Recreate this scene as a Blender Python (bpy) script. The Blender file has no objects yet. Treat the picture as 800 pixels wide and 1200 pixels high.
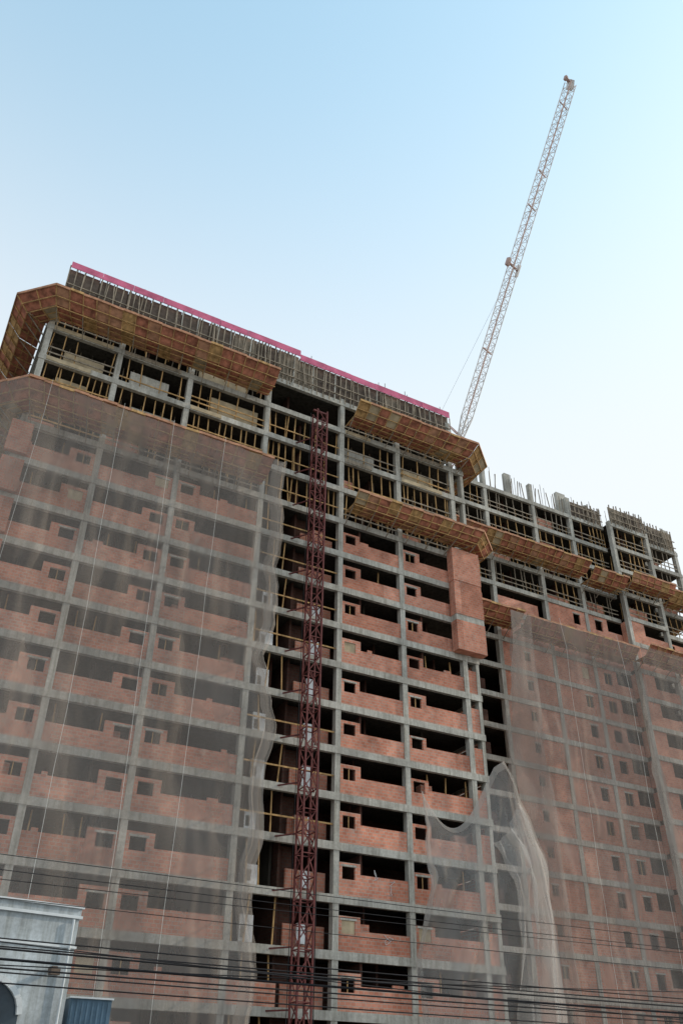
import bpy, math, random
from mathutils import Vector, noise
random.seed(7)
R=random.random
def U(a,b): return a+(b-a)*R()
scn=bpy.context.scene

# ------------------------------------------------------------ materials
def mat(name):
    m=bpy.data.materials.new(name); m.use_nodes=True
    nt=m.node_tree; nt.nodes.clear()
    out=nt.nodes.new('ShaderNodeOutputMaterial'); return m,nt,out
def nd(nt,t,**kw):
    n=nt.nodes.new(t)
    for k,v in kw.items(): setattr(n,k,v)
    return n
def mapped(nt,scale):
    tc=nd(nt,'ShaderNodeTexCoord'); mp=nd(nt,'ShaderNodeMapping')
    mp.inputs['Scale'].default_value=scale
    nt.links.new(tc.outputs['Object'],mp.inputs['Vector']); return mp.outputs[0]
def ramp(nt,fac,stops):
    r=nd(nt,'ShaderNodeValToRGB'); e=r.color_ramp.elements
    e[0].position,e[0].color=stops[0][0],(*stops[0][1],1)
    e[1].position,e[1].color=stops[-1][0],(*stops[-1][1],1)
    for p,c in stops[1:-1]:
        x=e.new(p); x.color=(*c,1)
    nt.links.new(fac,r.inputs[0]); return r.outputs[0]
def noi(nt,vec,scale,detail=4,rough=.6):
    n=nd(nt,'ShaderNodeTexNoise'); n.inputs['Scale'].default_value=scale
    n.inputs['Detail'].default_value=detail; n.inputs['Roughness'].default_value=rough
    nt.links.new(vec,n.inputs['Vector']); return n.outputs['Fac']
def mul(nt,a,b,f=1.0):
    m=nd(nt,'ShaderNodeMixRGB',blend_type='MULTIPLY'); m.inputs[0].default_value=f
    nt.links.new(a,m.inputs[1]); nt.links.new(b,m.inputs[2]); return m.outputs[0]
def pbsdf(nt,out,col,rough=.9,metal=0):
    p=nd(nt,'ShaderNodeBsdfPrincipled'); p.inputs['Roughness'].default_value=rough
    p.inputs['Metallic'].default_value=metal
    p.inputs['Specular IOR Level'].default_value=.25
    if isinstance(col,tuple): p.inputs['Base Color'].default_value=(*col,1)
    else: nt.links.new(col,p.inputs['Base Color'])
    nt.links.new(p.outputs[0],out.inputs[0]); return p
def simple(name,c,var=.35,scale=(1,1,1),ns=2,rough=.85,metal=0):
    m,nt,out=mat(name)
    v=mapped(nt,scale); n=noi(nt,v,ns)
    a=tuple(x*(1-var) for x in c); b=tuple(min(1,x*(1+var)) for x in c)
    pbsdf(nt,out,ramp(nt,n,[(.3,a),(.7,b)]),rough,metal); return m
def concrete(name,base,stain=.5):
    m,nt,out=mat(name)
    v2=mapped(nt,(3.5,3.5,.25)); v3=mapped(nt,(1,1,1))
    c=ramp(nt,noi(nt,v3,.35,3),[(.35,tuple(x*.74 for x in base)),(.65,tuple(x*1.18 for x in base))])
    s=ramp(nt,noi(nt,v2,1.0,5,.7),[(.35,(stain,stain*.98,stain*.93)),(.55,(1,1,1))])
    g=ramp(nt,noi(nt,v3,6,5,.75),[(.3,(.72,.72,.72)),(.7,(1.1,1.1,1.1))])
    pbsdf(nt,out,mul(nt,mul(nt,c,s),g),.95); return m
def brickmat(name,c1,c2,mortar,dust=.0):
    m,nt,out=mat(name)
    tc=nd(nt,'ShaderNodeTexCoord'); sp=nd(nt,'ShaderNodeSeparateXYZ'); nt.links.new(tc.outputs['Object'],sp.inputs[0])
    ad=nd(nt,'ShaderNodeMath',operation='ADD'); nt.links.new(sp.outputs[0],ad.inputs[0]); nt.links.new(sp.outputs[1],ad.inputs[1])
    cb=nd(nt,'ShaderNodeCombineXYZ'); nt.links.new(ad.outputs[0],cb.inputs[0]); nt.links.new(sp.outputs[2],cb.inputs[1])
    b=nd(nt,'ShaderNodeTexBrick'); b.inputs['Scale'].default_value=1; b.inputs['Brick Width'].default_value=.34
    b.inputs['Row Height'].default_value=.2; b.inputs['Mortar Size'].default_value=.018
    b.inputs['Color1'].default_value=(*c1,1); b.inputs['Color2'].default_value=(*c2,1); b.inputs['Mortar'].default_value=(*mortar,1)
    b.inputs['Bias'].default_value=-.1
    nt.links.new(cb.outputs[0],b.inputs['Vector'])
    v=mapped(nt,(1,1,1)); v2=mapped(nt,(.6,.6,.33))
    g=ramp(nt,noi(nt,v,.8,5,.7),[(.3,(.68,.67,.67)),(.5,(.95,.95,.95)),(.75,(1.25,1.22,1.2))])
    big=ramp(nt,noi(nt,v2,.5,3),[(.35,(.80,.76,.74)),(.65,(1.14,1.12,1.1))])
    c=mul(nt,mul(nt,b.outputs[0],g),big)
    # each wall panel was laid from its own batch of bricks
    sn=nd(nt,'ShaderNodeVectorMath',operation='SNAP'); sn.inputs[1].default_value=(5.6,3.0,1)
    of=nd(nt,'ShaderNodeVectorMath',operation='ADD'); of.inputs[1].default_value=(1.7,-.1,0)
    nt.links.new(cb.outputs[0],of.inputs[0]); nt.links.new(of.outputs[0],sn.inputs[0])
    wn=nd(nt,'ShaderNodeTexWhiteNoise',noise_dimensions='3D'); nt.links.new(sn.outputs[0],wn.inputs['Vector'])
    c=mul(nt,c,ramp(nt,wn.outputs['Value'],[(0,(.80,.76,.74)),(.5,(1,1,1)),(1,(1.08,1.14,1.18))]))
    if dust:
        mx=nd(nt,'ShaderNodeMixRGB')
        fac=nd(nt,'ShaderNodeMapRange'); fac.inputs[1].default_value=.58; fac.inputs[2].default_value=.72; fac.inputs[4].default_value=dust
        nt.links.new(noi(nt,mapped(nt,(1.3,1.3,.8)),1.0,5,.75),fac.inputs[0]); nt.links.new(fac.outputs[0],mx.inputs[0])
        nt.links.new(c,mx.inputs[1]); mx.inputs[2].default_value=(.48,.42,.37,1); c=mx.outputs[0]
    pbsdf(nt,out,c,.95); return m

M={}
M['conc']=concrete('concrete',(.52,.51,.465),.64)
M['concd']=concrete('concrete_shaded',(.085,.078,.066),.5)  # shaded copy of the concrete: gloom under the slabs put into the base colour
M['brick']=brickmat('clay_brick',(.66,.29,.20),(.53,.205,.135),(.48,.38,.32),.5)
M['brickd']=brickmat('clay_brick_shaded',(.095,.043,.033),(.07,.03,.022),(.07,.058,.05))  # same clay brick, colour darkened to carry the shade inside the floors
M['timber']=simple('timber_yellow',(.46,.29,.13),.45,(1,1,.3),3)
M['timberg']=simple('timber_weathered',(.27,.23,.18),.45,(1,1,.3),3)
M['ply']=simple('plywood_tan',(.45,.37,.25),.3,(1,1,1),1.2)
M['pink']=simple('formwork_pink',(.58,.15,.26),.3,(1,1,1),1)
M['plank']=simple('tray_plank_redbrown',(.42,.17,.11),.55,(1.2,1.2,1),1.6)
M['rim']=simple('tray_rim_brown',(.45,.24,.15),.4,(1,1,1),2)
M['hoist']=simple('hoist_red_steel',(.14,.04,.038),.35,(1,1,1),3,.6)
M['cranew']=simple('crane_white_steel',(.66,.65,.65),.12,(1,1,1),1,.5)
M['craner']=simple('crane_red_steel',(.46,.32,.29),.2,(1,1,1),1,.5)
M['steel']=simple('rebar_steel',(.13,.10,.08),.3,(1,1,1),3,.7)
M['white']=simple('white_board',(.72,.74,.76),.12,(1,1,1),1.5,.7)
M['rope']=simple('white_rope',(.70,.70,.67),.1,(1,1,1),2)
M['shopwall']=concrete('painted_wall_paleblue',(.50,.56,.60),.72)
M['shoptrim']=simple('painted_trim_white',(.62,.67,.70),.1,(1,1,1),2)
M['blue']=simple('blue_sheet',(.10,.17,.24),.25,(1,1,1),2,.6)
M['glass']=simple('window_glass_dark',(.04,.06,.08),.3,(1,1,1),1,.15)
M['cable']=simple('black_cable',(.022,.022,.025),.2)
M['asphalt']=simple('asphalt',(.05,.05,.052),.35,(1,1,1),4)
M['pave']=concrete('pavement_concrete',(.30,.29,.27),.8)
M['paint']=simple('road_paint',(.7,.7,.66),.15,(1,1,1),3)
M['earth']=simple('earth_ground',(.16,.13,.10),.35,(1,1,1),.4)

def netmat(name,col,a,var=.10):
    m,nt,out=mat(name)
    v=mapped(nt,(1,1,.2)); v2=mapped(nt,(1,1,1))
    n1=noi(nt,v,.7,4,.6); n2=noi(nt,v2,.22,2)
    s=nd(nt,'ShaderNodeMath',operation='ADD'); nt.links.new(n1,s.inputs[0]); nt.links.new(n2,s.inputs[1])
    mr=nd(nt,'ShaderNodeMapRange'); mr.inputs[1].default_value=.65; mr.inputs[2].default_value=1.35
    mr.inputs[3].default_value=a-var; mr.inputs[4].default_value=a+var
    nt.links.new(s.outputs[0],mr.inputs[0])
    df=nd(nt,'ShaderNodeBsdfDiffuse'); tl=nd(nt,'ShaderNodeBsdfTranslucent'); tr=nd(nt,'ShaderNodeBsdfTransparent')
    df.inputs[0].default_value=(*col,1); tl.inputs[0].default_value=(*col,1)
    mx=nd(nt,'ShaderNodeMixShader'); mx.inputs[0].default_value=.4
    nt.links.new(df.outputs[0],mx.inputs[1]); nt.links.new(tl.outputs[0],mx.inputs[2])
    m3=nd(nt,'ShaderNodeMixShader'); nt.links.new(mr.outputs[0],m3.inputs[0])
    nt.links.new(tr.outputs[0],m3.inputs[1]); nt.links.new(mx.outputs[0],m3.inputs[2])
    nt.links.new(m3.outputs[0],out.inputs[0]); return m
M['net']=netmat('safety_net_mesh',(.47,.44,.41),.41,.08)
M['nethem']=netmat('safety_net_hem',(.54,.52,.49),.42)
M['netw']=netmat('safety_net_white_mesh',(.60,.59,.57),.36)

# ------------------------------------------------------------ mesh helpers
class MB:
    def __init__(s,parent): s.p=parent; s.d={}
    def g(s,name,m): return s.d.setdefault((name,m),([],[]))
    def box(s,name,m,x0,x1,y0,y1,z0,z1):
        V,F=s.g(name,m); b=len(V)
        V+= [(x0,y0,z0),(x1,y0,z0),(x1,y1,z0),(x0,y1,z0),(x0,y0,z1),(x1,y0,z1),(x1,y1,z1),(x0,y1,z1)]
        F+= [(b,b+3,b+2,b+1),(b+4,b+5,b+6,b+7),(b,b+1,b+5,b+4),(b+1,b+2,b+6,b+5),(b+2,b+3,b+7,b+6),(b+3,b,b+4,b+7)]
    def beam(s,name,m,p,q,w,h=None,n=4):
        h=h or w; p=Vector(p);q=Vector(q); d=(q-p)
        if d.length<1e-6:return
        d.normalize(); up=Vector((0,0,1)) if abs(d.z)<.95 else Vector((1,0,0))
        a=d.cross(up).normalized(); c=a.cross(d).normalized()
        V,F=s.g(name,m); b=len(V)
        if n==4: offs=[(-w/2,-h/2),(w/2,-h/2),(w/2,h/2),(-w/2,h/2)]
        else: offs=[(w/2*math.cos(2*math.pi*i/n),h/2*math.sin(2*math.pi*i/n)) for i in range(n)]
        for o in (p,q):
            for i,j in offs: V.append(tuple(o+a*i+c*j))
        for i in range(n):
            j=(i+1)%n; F.append((b+i,b+j,b+n+j,b+n+i))
        F.append(tuple(b+i for i in range(n))[::-1]); F.append(tuple(b+n+i for i in range(n)))
    def quad(s,name,m,*pts):
        V,F=s.g(name,m); b=len(V); V+= [tuple(p) for p in pts]; F.append(tuple(range(b,b+len(pts))))
    def done(s,bev=None):
        for (name,m),(V,F) in s.d.items():
            me=bpy.data.meshes.new(name); me.from_pydata(V,[],F); me.materials.append(M[m]); me.update()
            o=bpy.data.objects.new(name,me); scn.collection.objects.link(o); o.parent=s.p
def empty(name):
    e=bpy.data.objects.new(name,None); scn.collection.objects.link(e); return e

# ------------------------------------------------------------ protective tray
def tray(B,path,z,out=2.5,rise=.95):
    P=[Vector((x,y)) for x,y in path]
    nrm=[]; segn=[]
    for a,b in zip(P,P[1:]):
        d=(b-a).normalized(); segn.append(Vector((d.y,-d.x)))
    for i in range(len(P)):
        if i==0:n=segn[0]
        elif i==len(P)-1:n=segn[-1]
        else:
            n=(segn[i-1]+segn[i]).normalized(); n=n/ max(.5,n.dot(segn[i]))
        nrm.append(n)
    def pt(i,t,o,dz):
        a=P[i]+nrm[i]*o; b=P[i+1]+nrm[i+1]*o; c=a.lerp(b,t); return Vector((c.x,c.y,z+dz))
    for i in range(len(P)-1):
        L=((P[i]+nrm[i]*1.5)-(P[i+1]+nrm[i+1]*1.5)).length
        n=max(2,int(L/.95))
        for k in range(n):
            t0,t1=k/n,(k+1)/n; g=.02
            tz=U(-.05,.05)
            for (o0,z0),(o1,z1) in (((.12,0),(1.5,.03)),((1.5,.03),(out,rise))):
                m='plank' if R()<.7 else ('rim' if R()<.5 else ('ply' if R()<.3 else 'timber'))
                a=pt(i,t0,o0,z0+tz);b=pt(i,t1-g/ max(L,1),o0,z0+tz);c=pt(i,t1-g/max(L,1),o1,z1+tz);d=pt(i,t0,o1,z1+tz)
                B.quad('tray_deck',m,a,b,c,d)
                B.quad('tray_deck_top','timberg',*[q+Vector((0,0,.04)) for q in (a,d,c,b)])
            B.beam('tray_joist','timber',pt(i,t0,.05,-.08),pt(i,t0,1.5,-.06),.06,.09)
            B.beam('tray_joist','timber',pt(i,t0,1.5,-.06),pt(i,t0,out,rise-.08),.06,.09)
            if k%2==0: B.beam('tray_strut','timberg',pt(i,t0,.05,-1.1),pt(i,t0,1.4,-.12),.06)
            B.beam('tray_rim','rim' if R()<.8 else 'timber',pt(i,t0,out,rise+tz),pt(i,t1,out,rise+tz+U(-.02,.02)),.08,.2)
        for o,dz in ((.5,-.16),(1.0,-.15),(1.5,-.14),((1.5+out)/2,rise/2-.12)):
            B.beam('tray_stringer','timber',pt(i,0,o,dz),pt(i,1,o,dz),.06,.07)

# ------------------------------------------------------------ buildings
FH=3.0; ZO=0.1; DR=.47
def brick_wall_win(B,x0,x1,y,z0,z1,wins,m='brick',th=.16):
    x=x0
    for xa,xb,za,zb in wins:
        if xa>x: B.box('brick_wall',m,x,xa,y,y+th,z0,z1)
        B.box('brick_wall',m,xa,xb,y,y+th,z0,za)
        if z1>zb: B.box('brick_wall',m,xa,xb,y,y+th,zb,z1)
        if R()<.5: B.box('window_lintel','conc',xa-.1,xb+.1,y-.015,y+th-.02,zb-.02,zb+.1)
        r=R()
        if r<.08: B.box('window_board','ply',xa,xb,y+.06,y+.1,za,zb)
        elif r<.4: B.beam('window_mullion','timber',((xa+xb)/2,y+.08,za),((xa+xb)/2,y+.08,zb),.05)
        x=xb
    if x1>x: B.box('brick_wall',m,x,x1,y,y+th,z0,z1)
def props(B,x0,x1,y,z0,z1,step,m='timber',lean=.12,w=.075):
    x=x0+U(0,step)
    while x<x1:
        if R()<.9: B.beam('timber_prop',m,(x,y+U(-.1,.1),z0),(x+U(-lean,lean),y+U(-.1,.1),z1),w)
        x+=step*U(.5,1.6)
def slab(B,x0,x1,y0,y1,z,drop=DR):
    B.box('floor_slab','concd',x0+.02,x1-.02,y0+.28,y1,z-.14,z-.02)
    B.box('edge_beam','conc',x0,x1,y0,y0+.30,z-drop,z)

main=empty('high_rise_building'); B=MB(main)
XS=[-23.9,-18.7,-13.2,-6.7,0,5.35,10.8]; XE=12.1
DEP=14
for k in range(0,18):
    z=FH*k+ZO
    if k>0: slab(B,-24.15,XE,0,DEP,z)
    B.box('edge_beam_side','conc',-24.12,-23.86,.31,DEP,z-.41,z-.01)
    B.box('edge_beam_side','conc',XE-.26,XE-.02,.31,DEP,z-.41,z-.01)
for x in XS:
    B.box('column','conc',x-.2,x+.2,.04,.5,0,FH*17+ZO+(.3 if x<10 else 2.2))
B.box('column','conc',XE-.33,XE-.05,.06,.6,0,FH*17+ZO)
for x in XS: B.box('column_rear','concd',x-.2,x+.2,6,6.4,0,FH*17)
def parapet(B,x0,x1,y,z,h):
    B.box('brick_wall','brick',x0,x1,y,y+.15,z-.02,z+h)
    if R()<.3:
        w=U(.3,.8); xx=U(x0,x1-w); B.box('brick_wall','brick',xx,xx+w,y+.003,y+.147,z+h,z+h+.2)
    if R()<.25: props(B,x0,x1,y+.6,z,z+2.5,1.8)
for k in range(0,17):
    z=FH*k+ZO; zt=z+FH-DR
    yb=5.0
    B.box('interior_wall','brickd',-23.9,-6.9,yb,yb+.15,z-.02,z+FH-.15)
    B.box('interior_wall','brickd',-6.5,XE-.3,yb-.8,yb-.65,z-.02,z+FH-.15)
    for bi in range(6):
        x0,x1=XS[bi]+.2,XS[bi+1]-.2
        xp=x0+(x1-x0)*U(.3,.7)
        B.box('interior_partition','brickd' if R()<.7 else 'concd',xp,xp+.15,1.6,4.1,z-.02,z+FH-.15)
        if R()<.25 and k<13:
            xx=U(x0+.5,x1-1.2); B.box('stacked_bricks','brick',xx,xx+.9,.7,1.3,z,z+U(1.3,1.8))
        if bi==3: # hoist bay
            if k<=15:
                B.box('interior_partition','brickd',-3.5,-3.35,.9,4,z-.02,zt+.25)
                if k<13:
                    B.box('brick_wall','brick',-2.9,x1,1.1,1.25,z-.02,z+1.35)
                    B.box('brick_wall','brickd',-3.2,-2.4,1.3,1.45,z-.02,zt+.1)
                else: props(B,x0,x1,.5,z,zt+.2,.8)
                props(B,x0,-3.4,.35,z-.02,zt,1.3,'timber',.2)
                if R()<.8:
                    h=U(.9,1.1)
                    B.box('guard_rail','timber',x0,x1,.2,.25,z+h,z+h+.1)
                if 3<=k<=10:
                    xx=-5.75+U(-.25,.25)
                    B.box('window_unit_white','white',xx,xx+U(.7,.95),.55,.7,z+.1,z+U(1.1,1.5))
                    B.box('window_unit_frame','concd',xx+.08,xx+.35,.53,.56,z+.3,z+.9)
                    if R()<.9:
                        xx=-2.0+U(-.2,.2); B.box('window_unit_white','white',xx,xx+.6,.75,.9,z+.3,z+U(1.2,1.6))
                if k<=2:
                    B.box('brick_wall','brick',x0,-3.6,.12,.27,z-.02,z+1.2)
            continue
        left=bi<3
        if k<=12:
            h=1.22+U(-.07,.07); dj=U(-.08,.08)
            if left:
                if bi==2:
                    wx=x0+.25; ww=.95
                    brick_wall_win(B,x0,x0+1.6+dj,.12,z-.02,z+1.95+dj,[(wx,wx+ww,z+1.0,z+1.75)])
                    parapet(B,x0+1.6+dj,x1,.125,z,h)
                else:
                    wx=x1-1.2; ww=.95
                    brick_wall_win(B,x1-1.7+dj,x1,.12,z-.02,z+1.95+dj,[(wx,wx+ww,z+.95,z+1.7)])
                    parapet(B,x0,x1-1.7+dj,.125,z,h)
                    if bi==0: B.box('brick_wall','brick',-24.6,-23.2,-.32,-.01,z+.02,z+FH-DR-.02)
            else:
                wx=x0+.25; ww=.9; W=1.5+dj
                brick_wall_win(B,x0,x0+W,.12,z-.02,z+1.9+dj,[(wx,wx+ww,z+.95,z+1.7)])
                parapet(B,x0+W,x1,.125,z,h)
                if R()<.5: B.box('brick_wall','brickd',x0+W+.1,x0+W+.25,.4,3,z-.02,zt)
        else:
            props(B,x0,x1,.35,z-.02,zt,1.0 if k!=14 else .6)
            props(B,x0,x1,1.6,z-.02,zt+.2,1.1,'timberg')
            for hh in (.5,1.05):
                if R()<.8: B.beam('guard_rail','timberg' if R()<.5 else 'timber',(x0,.16,z+hh+U(-.08,.08)),(x1,.16,z+hh+U(-.08,.08)),.05,.11)
            if k in (13,14) and R()<.6:
                B.box('brick_wall','brick',x0,x0+(x1-x0)*U(.2,.6),.5,.65,z-.02,z+U(.6,1.2))
            if k==15 or R()<.25:
                xa=x0+(x1-x0)*U(0,.3); xb=xa+(x1-xa)*U(.5,1)
                B.box('plywood_sheet','ply' if R()<.7 else 'conc',xa,xb,.75,.79,z+U(.1,.5),z+U(1.3,2.2))
for k in (15,16):
    z=FH*k+ZO
    for bi in (0,1,2,4,5):
        x0,x1=XS[bi]+.25,XS[bi+1]-.25
        if R()<.6: B.box('beam_form','ply' if R()<.4 else 'timberg',x0,x0+(x1-x0)*U(.4,1),-.05,-.01,z-.40,z-.05)
for k in range(10,13):
    z=FH*k+ZO
    B.box('brick_pier','brick',9.7,XE+.25,-.75,-.01,z+.02,z+FH-DR-.02)
    B.box('brick_pier_band','conc' if k==10 else 'brick',9.73,XE+.22,-.72,-.02,z+FH-DR-.02,z+FH+.02)
for k in range(0,10):
    z=FH*k+ZO
    B.box('brick_wall','brick',11.0,XE-.33,.12,.27,z-.02,z+1.9)
    B.box('brick_wall','brick',XE-.04,XE+.11,.7,5,z+.0,z+FH-DR)
for cx0,cz0 in ((3.0,13.4),(3.8,13.2),(3.3,10.2)):
    px_=cx0;pz_=cz0
    for i in range(7):
        nx_=px_+U(-.35,.45); nz_=pz_+U(-.35,.35)
        B.beam('paint_mark','white',(px_,.113,pz_),(nx_,.113,nz_),.05,.012); px_,pz_=nx_,nz_
z=FH*17+ZO
def formwork(B,x0,x1,y,z0,zt,pink=True,h=2.6):
    x=x0
    while x<x1:
        w=min(U(1.6,2.6),x1-x)
        B.box('form_panel','timberg' if R()<.3 else 'steel',x,x+w-.04,y+.16+U(0,.03),y+.22,z0+.1,zt-.55)
        x+=w
    x=x0
    while x<x1:
        l=U(-.3,.3)
        B.beam('form_stud','timberg' if R()<.8 else 'conc',(x,y+.05,z0-.25+U(-.2,.1)),(x+l*.4,y-.02+U(-.05,.03),zt-.45+U(0,.25)),.11,.08)
        if R()<.35: B.beam('form_raker','timberg',(x,y-.35,z0-.1),(x+U(-.3,.3),y+.02,zt-.6),.07)
        x+=U(.25,.75)
    for zz in (z0+.5,z0+1.4):
        B.beam('form_waler','timberg',(x0,y-.06,zz),(x1,y-.06,zz),.08,.10)
    if pink:
        x=x0
        while x<x1:
            w=min(2.44,x1-x)
            B.box('form_board_pink','pink',x,x+w-.02,y-.14+U(-.02,.02),y-.1+.0,zt-.65+U(-.04,.04),zt+U(-.03,.04)); x+=w
formwork(B,-23.7,-4.2,-.05,z,54.85)
formwork(B,-4.2,11.0,-.02,z,54.45)
B.box('form_deck','timberg',-23.6,11,0.2,13,54.0,54.1)
B.box('form_core','concd',-22,10,3,3.2,51,54)
for i in range(22):
    x=U(-23.5,11); B.beam('rebar','steel',(x,.4,53.9),(x+U(-.05,.05),.4,U(54.8,55.6)),.04)
tray(B,[(-24.2,13),(-24.2,.8),(-23.4,0),(-6.9,0)],48.55)
tray(B,[(-24.2,13),(-24.2,.8),(-23.4,0),(-6.9,0)],39.7)
tray(B,[(.3,0),(11.2,0),(12.1,.8),(12.1,9)],48.55)
tray(B,[(.3,0),(11.2,0),(12.1,.8),(12.1,9)],39.7,2.2,.8)
B.done()

wing=empty('high_rise_building'); B=MB(wing)
WX=[12.7,17,22.7,29.2,34.5,39.5,45,50.8]; Y=10.0
def wy(i): return 8.9 if i==5 else Y
for k in range(1,20):
    z=FH*k+ZO
    slab(B,12.4,39.4,Y,Y+13,z)
    slab(B,39.4,45.1,8.9,Y+13,z)
    slab(B,45.1,51.1,Y,Y+13,z)
for i,x in enumerate(WX):
    y=Y+.04 if i not in (5,6) else 8.94
    B.box('column','conc',x-.22,x+.22,y,y+.5,0,57+ZO+(2.4 if i in (2,3,4) else .2))
for k in range(0,19):
    z=FH*k+ZO; zt=z+FH-DR
    B.box('interior_wall','brickd',12.7,50.8,Y+4.5,Y+4.65,z-.02,z+FH-.15)
    for i in range(7):
        x0,x1=WX[i]+.22,WX[i+1]-.22; y=wy(i)+.12
        B.box('interior_partition','brickd',(x0+x1)/2,(x0+x1)/2+.15,y+1.2,Y+4.4,z-.02,z+FH-.15)
        if k<=14:
            if i==0: B.box('brick_wall','brick',x0,x1,y,y+.15,z-.02,z+1.1)
            if i==1 and k<14: B.box('brick_wall','brickd',x0,x1-2,y,y+.15,z-.02,z+1.1)
            if i==2:
                if k<14: brick_wall_win(B,x0,x1,y,z-.02,zt+.01,[(x0+2.6,x0+3.3,z+1.1,z+2.0)])
                else: B.box('brick_wall','brick',x0,x1-1,y,y+.15,z-.02,z+1.6)
            if i==3: brick_wall_win(B,x0,x1,y,z-.02,zt+.01,[(x1-1.6,x1-.7,z+.9,z+2.1)])
            if i==4:
                brick_wall_win(B,x0,x0+2.6,y,z-.02,zt+.01,[(x0+.9,x0+1.9,z+.9,z+2.1)]); B.box('brick_wall','brick',x0+2.6,x1,y,y+.15,z-.02,z+1.15)
            if i==5:
                brick_wall_win(B,x0,x0+1.8,y-.01,z-.02,zt+.01,[]); B.box('brick_wall','brick',x0+1.8,x1,y,y+.15,z-.02,z+1.15)
                B.box('brick_wall_return','brick',WX[5]-.2,WX[5]-.05,9.45,Y+.1,z-.02,zt)
            if i==6: brick_wall_win(B,x0,x1,y,z-.02,z+1.9,[(x0+.8,x0+1.8,z+.9,z+1.7),(x1-2,x1-1,z+.9,z+1.7)])
        else:
            props(B,x0,x1,y+.2,z-.02,zt,.8,'timberg' if R()<.5 else 'timber')
            props(B,x0,x1,y+1.6,z-.02,zt,.9,'timber')
            if R()<.5: B.box('brick_wall','brick',x0,x0+(x1-x0)*U(.3,.8),y+.4,y+.55,z-.02,z+U(.6,1.5))
            for hh in (.5,1.05): B.beam('guard_rail','timberg',(x0,y-.02,z+hh),(x1,y-.02,z+hh+U(-.08,.08)),.05,.11)
z=57+ZO
formwork(B,34.6,39.3,Y-.05,z,59.7,False)
formwork(B,39.6,44.9,8.85,z,59.9,False)
formwork(B,45.2,50.9,Y-.05,z,60.3,False)
props(B,22,34.5,Y+.3,z,z+2.3,.7,'timberg',.3)
for x,w in ((21,1.2),(26,.8),(33.4,1.3),(37.5,.5),(44.5,.6),(50,.7)):
    B.box('shear_wall','conc',x,x+w,Y+.5,Y+.9,57,57+U(2.2,3.7))
for i in range(30):
    x=U(21,51); B.beam('rebar','steel',(x,Y+.4,57),(x+U(-.1,.1),Y+.4,U(59.2,60.5)),.035)
tray(B,[(14.9,Y),(34,Y)],48.5)
tray(B,[(34.3,Y),(39.2,Y)],48.0)
tray(B,[(39.3,8.9),(45.6,8.9)],48.6,2.0)
tray(B,[(45.8,Y),(50.5,Y),(51.3,Y+.8),(51.3,Y+10)],48.5)
tray(B,[(17,Y),(24,Y)],39.9)
tray(B,[(24.2,Y),(38.6,Y)],39.6)
tray(B,[(39,8.9),(50.5,8.9),(51.3,9.8),(51.3,20)],39.7)
B.done()

# ------------------------------------------------------------ nets
def sheet(parent,name,fn,nu,nv,m):
    V=[];F=[]
    for j in range(nv+1):
        for i in range(nu+1): V.append(tuple(fn(i/nu,j/nv)))
    for j in range(nv):
        for i in range(nu):
            a=j*(nu+1)+i; F.append((a,a+1,a+nu+2,a+nu+1))
    me=bpy.data.meshes.new(name); me.from_pydata(V,[],F); me.materials.append(M[m])
    for p in me.polygons:p.use_smooth=True
    me.update(); o=bpy.data.objects.new(name,me); scn.collection.objects.link(o); o.parent=parent; return o
def fold(x,z,amp,seed=0):
    return amp*(noise.noise(Vector((x*.55+z*.03,z*.07,seed)))*.8+noise.noise(Vector((x*1.4-z*.05,z*.2,seed+5)))*.4+noise.noise(Vector((x*.2,z*.2,seed+9)))*1.1)
n1=empty('safety_net')
def edge(z,sd): return noise.noise(Vector((3,z*.22,sd)))*.7+noise.noise(Vector((1,z*.9,sd)))*.25
def f1(u,v):
    z=40.5-39.0*v
    s=u*(5+3.3+18.4)-5-3.3
    if s<-3.3: x=-26.9
    elif s<0: x=-24.6+2.3*s/3.3
    else: x=-24.6+s
    if s<-3.3: y=-.1+(-3.3-s)
    elif s<0: y=-2.5+2.4*(-s/3.3)
    else: y=-2.5
    xr=x
    ee=max(0,u-.94)/.06
    x+= ee*edge(z,1)*min(1,v*12)
    d=fold(xr,z,.5,1)*min(1,v*8)
    return Vector((x,y+d+.45*math.sin(v*math.pi),z+fold(xr,0,.15,4)))
sheet(n1,'net_sheet',f1,150,90,'net')
def f1b(u,v):
    z=40.5-38.5*v; x=-6.9+.9*u+edge(z,1)*min(1,v*10)
    return Vector((x,-2.3+.25*math.sin(u*7+z*.25)+fold(x*2,z,.25,3),z))
sheet(n1,'net_edge_folds',f1b,14,80,'net')
B=MB(n1)
for x,dx in ((-23,-.6),(-18.2,.3),(-14.7,.5),(-10.9,-.5)):
    pr=(x,-2.95,40.6)
    for j in range(1,13):
        q=(x+dx*j/12+U(-.06,.06),-3.0,40.6-3.1*j); B.beam('net_rope','rope',pr,q,.014); pr=q
B.done()
n2=empty('safety_net')
def f2(x0,x1,yy,sd,zt):
    def f(u,v):
        z=zt-(zt-1)*v; x=x0+(x1-x0)*u
        e=max(0,.12-u)/.12
        x-=e*(1.6*math.sin(min(1,v*1.3)*math.pi)+edge(z,sd))*min(1,v*6)
        return Vector((x,yy+fold(x,z,.55,sd)*min(1,v*8),z))
    return f
sheet(n2,'net_sheet_a',f2(22.0,38.2,7.3,11,40.4),90,80,'net')
sheet(n2,'net_sheet_b',f2(37.4,54,6.5,15,40.2),90,80,'net')
sheet(n2,'net_edge_folds',f2(21.8,24.2,7.1,19,40.3),20,80,'net')
B=MB(n2)
for x in (27,34.2,44):
    pr=(x,6.3,40.4)
    for j in range(1,13):
        q=(x+U(-.1,.1),6.0,40.4-3.2*j); B.beam('net_rope','rope',pr,q,.016); pr=q
B.done()
n3=empty('safety_net')
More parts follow.
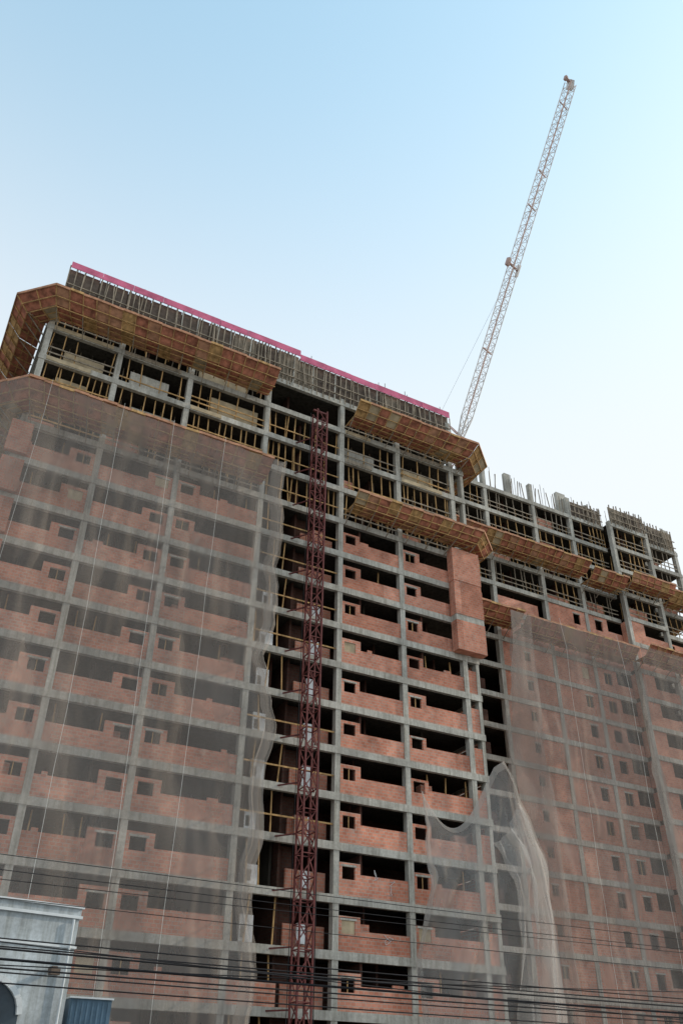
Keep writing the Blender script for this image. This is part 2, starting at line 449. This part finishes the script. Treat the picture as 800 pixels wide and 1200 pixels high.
def f3(u,v):
    zt=19+3.2*u**1.5-3.6*math.sin(math.pi*min(1,u*1.15))*(1-u*.6)
    z=zt*(1-v)+.3*v
    xl=6.0-1.3*v+.25*math.sin(v*9); xr=13.1+2.4*math.sin(min(1,v*2.2)*math.pi/2)+.3*noise.noise(Vector((0,v*9,3)))
    x=xl+(xr-xl)*u
    w=min(1,v*4)
    ang=math.atan2(22.5-z,13.4-x+.01)
    rr=math.hypot(22.5-z,13.4-x)
    y=-.5-1.3*math.sin(math.pi*u)*w -.6*w+ .22*w*math.sin(ang*26+2*noise.noise(Vector((u*3,v*2,1))))*min(1,rr/6)+.12*w*math.sin(ang*61+3*v)+fold(x,z,.5,31)*w
    return Vector((x,y,z))
sheet(n3,'net_drape',f3,150,90,'netw')
def f3h(u,v):
    p=f3(u,.0); q=f3(u,.02); return p.lerp(q,v)+Vector((0,-.03,0))
sheet(n3,'net_hem',f3h,80,1,'nethem')
def f3r(u,v):
    p=f3(.965+.035*u,v); return p+Vector((.03,-.06-.1*math.sin(u*6+v*9),0))
sheet(n3,'net_hem_right',f3r,8,90,'nethem')
def f3l(u,v):
    p=f3(.03*u,v); return p+Vector((-.03,-.06-.1*math.sin(u*6+v*9),0))
sheet(n3,'net_hem_left',f3l,6,90,'nethem')
def f3b(u,v):
    p=f3(.55+.42*u,.12+.88*v); return p+Vector((.3*math.sin(v*7),-.35-.25*math.sin(u*17+v*5)-.1*math.sin(u*31),-.8*(1-v)*math.sin(u*3.14)))
sheet(n3,'net_drape_fold',f3b,70,60,'netw')

# ------------------------------------------------------------ lattice
def lattice(B,p,q,w0,w1,nseg,ch,la,mc,ml,up=Vector((0,0,1))):
    p=Vector(p);q=Vector(q);d=(q-p).normalized(); a=d.cross(up).normalized(); c=a.cross(d).normalized()
    def cor(t,i):
        w=(w0+(w1-w0)*t)/2; o=[(-1,-1),(1,-1),(1,1),(-1,1)][i]
        return p.lerp(q,t)+a*o[0]*w+c*o[1]*w
    for i in range(4):
        B.beam('chord',mc if isinstance(mc,str) else mc[i%2],cor(0,i),cor(1,i),ch)
    for s in range(nseg):
        t0,t1=s/nseg,(s+1)/nseg
        for i in range(4):
            j=(i+1)%4
            B.beam('lacing',ml,cor(t0,i),cor(t0,j),la)
            if s%2: B.beam('lacing',ml,cor(t0,i),cor(t1,j),la)
            else: B.beam('lacing',ml,cor(t0,j),cor(t1,i),la)
hoist=empty('construction_hoist_mast'); B=MB(hoist)
lattice(B,(-2.9,-1.6,0),(-2.9,-1.6,47.3),.85,.85,38,.10,.055,'hoist','hoist',Vector((0,1,0)))
for k in range(1,16):
    z=FH*k+ZO-.2
    B.beam('wall_tie','hoist',(-3.3,-1.2,z),(-4.2,.1,z),.08); B.beam('wall_tie','hoist',(-2.5,-1.2,z),(-1.6,.1,z),.08)
B.beam('guide_cable','cable',(-3.7,-1.6,0),(-3.7,-1.6,47),.03)
B.beam('mast_head','hoist',(-3.5,-1.6,47.4),(-2.3,-1.6,47.4),.15)
B.beam('power_cable','cable',(-1.9,-1.2,0),(-2.1,-1.2,46),.04)
B.done()

crane=empty('tower_crane'); B=MB(crane)
Bp=Vector((23.2,14,66.8)); Tp=Vector((29.4,-7.9,114.3)); bd=(Tp-Bp)
lattice(B,Bp+bd*.05,Tp,.95,1.08,50,.085,.045,('cranew','craner'),'cranew')
lattice(B,Bp,Bp+bd*.05,.5,.95,2,.12,.07,'cranew','cranew')
lattice(B,(23.2,15.2,59),(23.2,15.2,66),1.6,1.6,5,.2,.1,'cranew','craner',Vector((0,1,0)))
hd=Vector((bd.x,bd.y,0)).normalized(); sd=Vector((hd.y,-hd.x,0))
B.box('slewing_ring','craner',22.2,24.2,14.2,16.2,65.2,65.7)
cj=Bp-hd*8; lattice(B,Bp+Vector((0,0,-1)),cj+Vector((0,0,-1)),1.4,1.4,6,.15,.08,'cranew','cranew')
B.box('counterweight','conc',cj.x-1,cj.x+1,cj.y-1.2,cj.y+.6,64.4,66.6)
cab=Bp-sd*1.6; B.box('operator_cab','white',cab.x-.7,cab.x+.7,cab.y-1,cab.y+.8,62.6,64.5)
B.box('cab_window','glass',cab.x-.6,cab.x+.6,cab.y-1.02,cab.y-.99,63.2,64.3)
af=Bp-hd*3+Vector((0,0,5.0))
for s in (-.7,.7):
    B.beam('a_frame','craner',Bp+sd*s,af,.16); B.beam('a_frame','craner',Bp-hd*6+sd*s,af,.16)
md=Bp+bd*.45
B.beam('pendant_line','steel',af,md,.018)
dn=bd.normalized(); rt=dn.cross(Vector((0,0,1))).normalized()
B.beam('sheave_bracket','craner',md-rt*1.0,md+rt*1.3,.22,.3)
B.beam('sheave_block','craner',md+rt*1.1-dn*.5,md+rt*1.1+dn*.5,.5,.4)
B.beam('sheave_block','cranew',md-rt*.9-dn*.9,md-rt*.9+dn*.8,.25,.4)
B.beam('boom_head','craner',Tp-rt*.7,Tp+rt*1.2+dn*.1,.35,.45)
B.beam('boom_head','cranew',Tp-dn*.7-rt*.2,Tp+dn*.4+rt*.1,.8,.7)
B.beam('boom_sheave','craner',Tp+rt*1.1-dn*.3,Tp+rt*1.1+dn*.3,.4,.35)
for t in (.22,.62,.72,.93): 
    pp=Bp+bd*t; B.beam('boom_bracket','craner',pp-rt*.75,pp+rt*.8,.12,.22)
B.done()

# ------------------------------------------------------------ shop lower left
shop=empty('shop_building'); B=MB(shop)
H=8.1
B.box('wall','shopwall',-30,0,0,8,0,H-.45)
B.box('parapet_cornice','shoptrim',-30.1,.10,-.10,8.1,H-.45,H-.35)
B.box('parapet','shopwall',-30.02,.04,-.04,8.04,H-.35,H-.08)
B.box('parapet_cap','shoptrim',-30.1,.12,-.12,8.1,H-.08,H)
B.box('band','shoptrim',-30.05,.06,-.06,8.05,H-1.5,H-1.42)
for xx in (-2.2,-7,-12):
    n=14; cx=xx-1.0; cz=4.3; r=1.5
    for i in range(n):
        a0=math.pi*i/n;a1=math.pi*(i+1)/n
        B.beam('arch_trim','shoptrim',(cx+r*math.cos(a0),-.1,cz+r*math.sin(a0)*.8),(cx+r*math.cos(a1),-.1,cz+r*math.sin(a1)*.8),.16,.2)
        B.quad('arch_glass','glass',(cx,-.03,cz),(cx+r*math.cos(a0),-.03,cz+r*math.sin(a0)*.8),(cx+r*math.cos(a1),-.03,cz+r*math.sin(a1)*.8))
    B.box('window_glass','glass',cx-r,cx+r,-.035,.03,2.2,cz)
B.box('wall_lamp','steel',-.9,-.7,-.5,-.05,5.75,5.9); B.box('wall_lamp_head','steel',-1.0,-.65,-.7,-.4,5.6,5.8)
B.beam('downpipe','shoptrim',(-.25,-.12,0),(-.25,-.12,H-.5),.1,n=8)
B.done()
shop.location=(-17.3,-11,0); shop.rotation_euler=(0,0,math.radians(8))
kiosk=empty('site_container'); B=MB(kiosk)
B.box('body','blue',-17,-15.4,-10.5,-5,0,5.0); 
for i in range(8): B.box('rib','blue',-16.95+i*.2,-16.88+i*.2,-10.54,-10.5,.1,4.9)
B.box('roof_edge','shoptrim',-17.05,-15.35,-10.6,-4.95,5.0,5.06)
B.done()

# ------------------------------------------------------------ power lines
pl=empty('power_lines'); B=MB(pl)
def wire(y,zl,zr,r,sag=.5,x0=-60,x1=50,y2=None):
    n=40; pr=None
    for i in range(n+1):
        t=i/n; x=x0+(x1-x0)*t; z=zl+(zr-zl)*t-sag*4*t*(1-t)
        q=(x,y+((y2-y)*t if y2 is not None else 0),z)
        if pr: B.beam('cable','cable',pr,q,r,n=5)
        pr=q
for y,zl,zr,r,s in ((-14,9.6,9.3,.03,.5),(-14,9.2,9.1,.03,.7),(-14.6,8.5,8.9,.028,.6),(-13.6,8.2,8.0,.03,.5),
                    (-14,7.0,6.7,.05,.6),(-14.1,6.8,6.4,.07,.7),(-13.9,6.6,6.5,.05,.5),(-14,6.35,6.1,.09,.6),(-14.2,6.1,5.9,.05,.8),(-14,5.9,5.9,.06,.5),(-14,5.6,5.2,.05,.5)):
    wire(y,zl,zr,r,s)
wire(-14,5.0,8.5,.04,.8); wire(-14.3,8.0,5.0,.04,.8)
B.done()
for px in (-60,50):
    up=empty('utility_pole'); B=MB(up)
    B.beam('pole','conc',(px,-14,0),(px,-14,10.5),.32,n=10); B.beam('crossarm','timberg',(px,-15.2,9.4),(px,-12.8,9.4),.14)
    B.beam('crossarm','timberg',(px,-15,7),(px,-13,7),.12)
    for yy in (-15,-14.4,-13.4,-13): B.beam('insulator','white',(px,yy,9.45),(px,yy,9.7),.1,n=8)
    B.done()

# ------------------------------------------------------------ ground
def single(name,m,x0,x1,y0,y1,z0,z1):
    b=MB(None); b.box(name,m,x0,x1,y0,y1,z0,z1); b.done()
b=MB(None); b.quad('ground','earth',(-900,-900,0),(900,-900,0),(900,900,0),(-900,900,0)); b.done()
single('road','asphalt',-300,300,-32,-17,-.2,.004)
single('pavement','pave',-300,300,-17,-12.5,-.2,.13)
single('pavement','pave',-300,300,-60,-32,-.2,.13)
e=empty('road_marking'); b=MB(e)
for i in range(-40,40): b.quad('dash','paint',(i*6,-24.6,.008),(i*6+3,-24.6,.008),(i*6+3,-24.45,.008),(i*6,-24.45,.008))
b.done()
e=empty('site_hoarding_fence'); b=MB(e)
for i in range(-3,26):
    b.box('panel','ply',-14+i*2.2+6,-14+i*2.2+8.15,-6.05,-6,0,2.2); b.box('post','timberg',-14+i*2.2+5.95,-14+i*2.2+6.05,-6,-5.9,0,2.3)
b.done()

# ------------------------------------------------------------ light, sky
AZ=math.radians(98); EL=math.radians(28)
w=bpy.data.worlds.new('World'); scn.world=w; w.use_nodes=True; nt=w.node_tree; nt.nodes.clear()
sk=nt.nodes.new('ShaderNodeTexSky'); sk.sky_type='NISHITA'; sk.sun_disc=False
sk.sun_elevation=EL; sk.sun_rotation=AZ; sk.air_density=1.0; sk.dust_density=1.6; sk.ozone_density=1.0
def mc(a,col):
    m=nt.nodes.new('ShaderNodeMixRGB'); m.blend_type='MULTIPLY'; m.inputs[0].default_value=1
    nt.links.new(a,m.inputs[1]); m.inputs[2].default_value=(*col,1); return m.outputs[0]
a=mc(sk.outputs[0],(.38,.38,.38))
gm=nt.nodes.new('ShaderNodeGamma'); gm.inputs[1].default_value=.55; nt.links.new(a,gm.inputs[0])
c=mc(gm.outputs[0],(.79,1.0,.98))
tc=nt.nodes.new('ShaderNodeTexCoord'); sp=nt.nodes.new('ShaderNodeSeparateXYZ'); nt.links.new(tc.outputs['Generated'],sp.inputs[0])
mr=nt.nodes.new('ShaderNodeMapRange'); mr.interpolation_type='SMOOTHSTEP'
mr.inputs[1].default_value=.55; mr.inputs[2].default_value=.95; mr.inputs[3].default_value=.85; mr.inputs[4].default_value=.0
nt.links.new(sp.outputs[2],mr.inputs[0])
hz=nt.nodes.new('ShaderNodeMixRGB'); nt.links.new(mr.outputs[0],hz.inputs[0]); nt.links.new(c,hz.inputs[1]); hz.inputs[2].default_value=(.95,.965,.975,1)
f=1/.15
c2=mc(hz.outputs[0],(f,f,f))
bg=nt.nodes.new('ShaderNodeBackground'); bg.inputs[1].default_value=.15
wo=nt.nodes.new('ShaderNodeOutputWorld'); nt.links.new(c2,bg.inputs[0]); nt.links.new(bg.outputs[0],wo.inputs[0])
sd_=Vector((math.sin(AZ)*math.cos(EL),math.cos(AZ)*math.cos(EL),math.sin(EL)))
L=bpy.data.lights.new('sun','SUN'); L.energy=3.0; L.angle=math.radians(.5); L.color=(1,.85,.68)
lo=bpy.data.objects.new('sun',L); scn.collection.objects.link(lo); lo.rotation_euler=sd_.to_track_quat('Z','Y').to_euler()

# ------------------------------------------------------------ camera
from mathutils import Matrix
pch=math.radians(34.7); fh=Vector((.471,.882,0)).normalized(); r0=Vector((fh.y,-fh.x,0))
fw=fh*math.cos(pch)+Vector((0,0,math.sin(pch))); u0=r0.cross(fw)
s=.0137; cx=(r0+u0*s).normalized(); cy=(u0-r0*s).normalized()
cam=bpy.data.cameras.new('camera'); co=bpy.data.objects.new('camera',cam); scn.collection.objects.link(co)
mt=Matrix((cx,cy,-fw)).transposed().to_4x4(); mt.translation=Vector((-25.9,-48.5,1.6)); co.matrix_world=mt
cam.sensor_fit='VERTICAL'; cam.sensor_height=36; cam.lens=30.36; cam.clip_end=3000; cam.clip_start=.1
scn.camera=co
scn.view_settings.view_transform='Standard'; scn.view_settings.look='None'; scn.view_settings.exposure=0
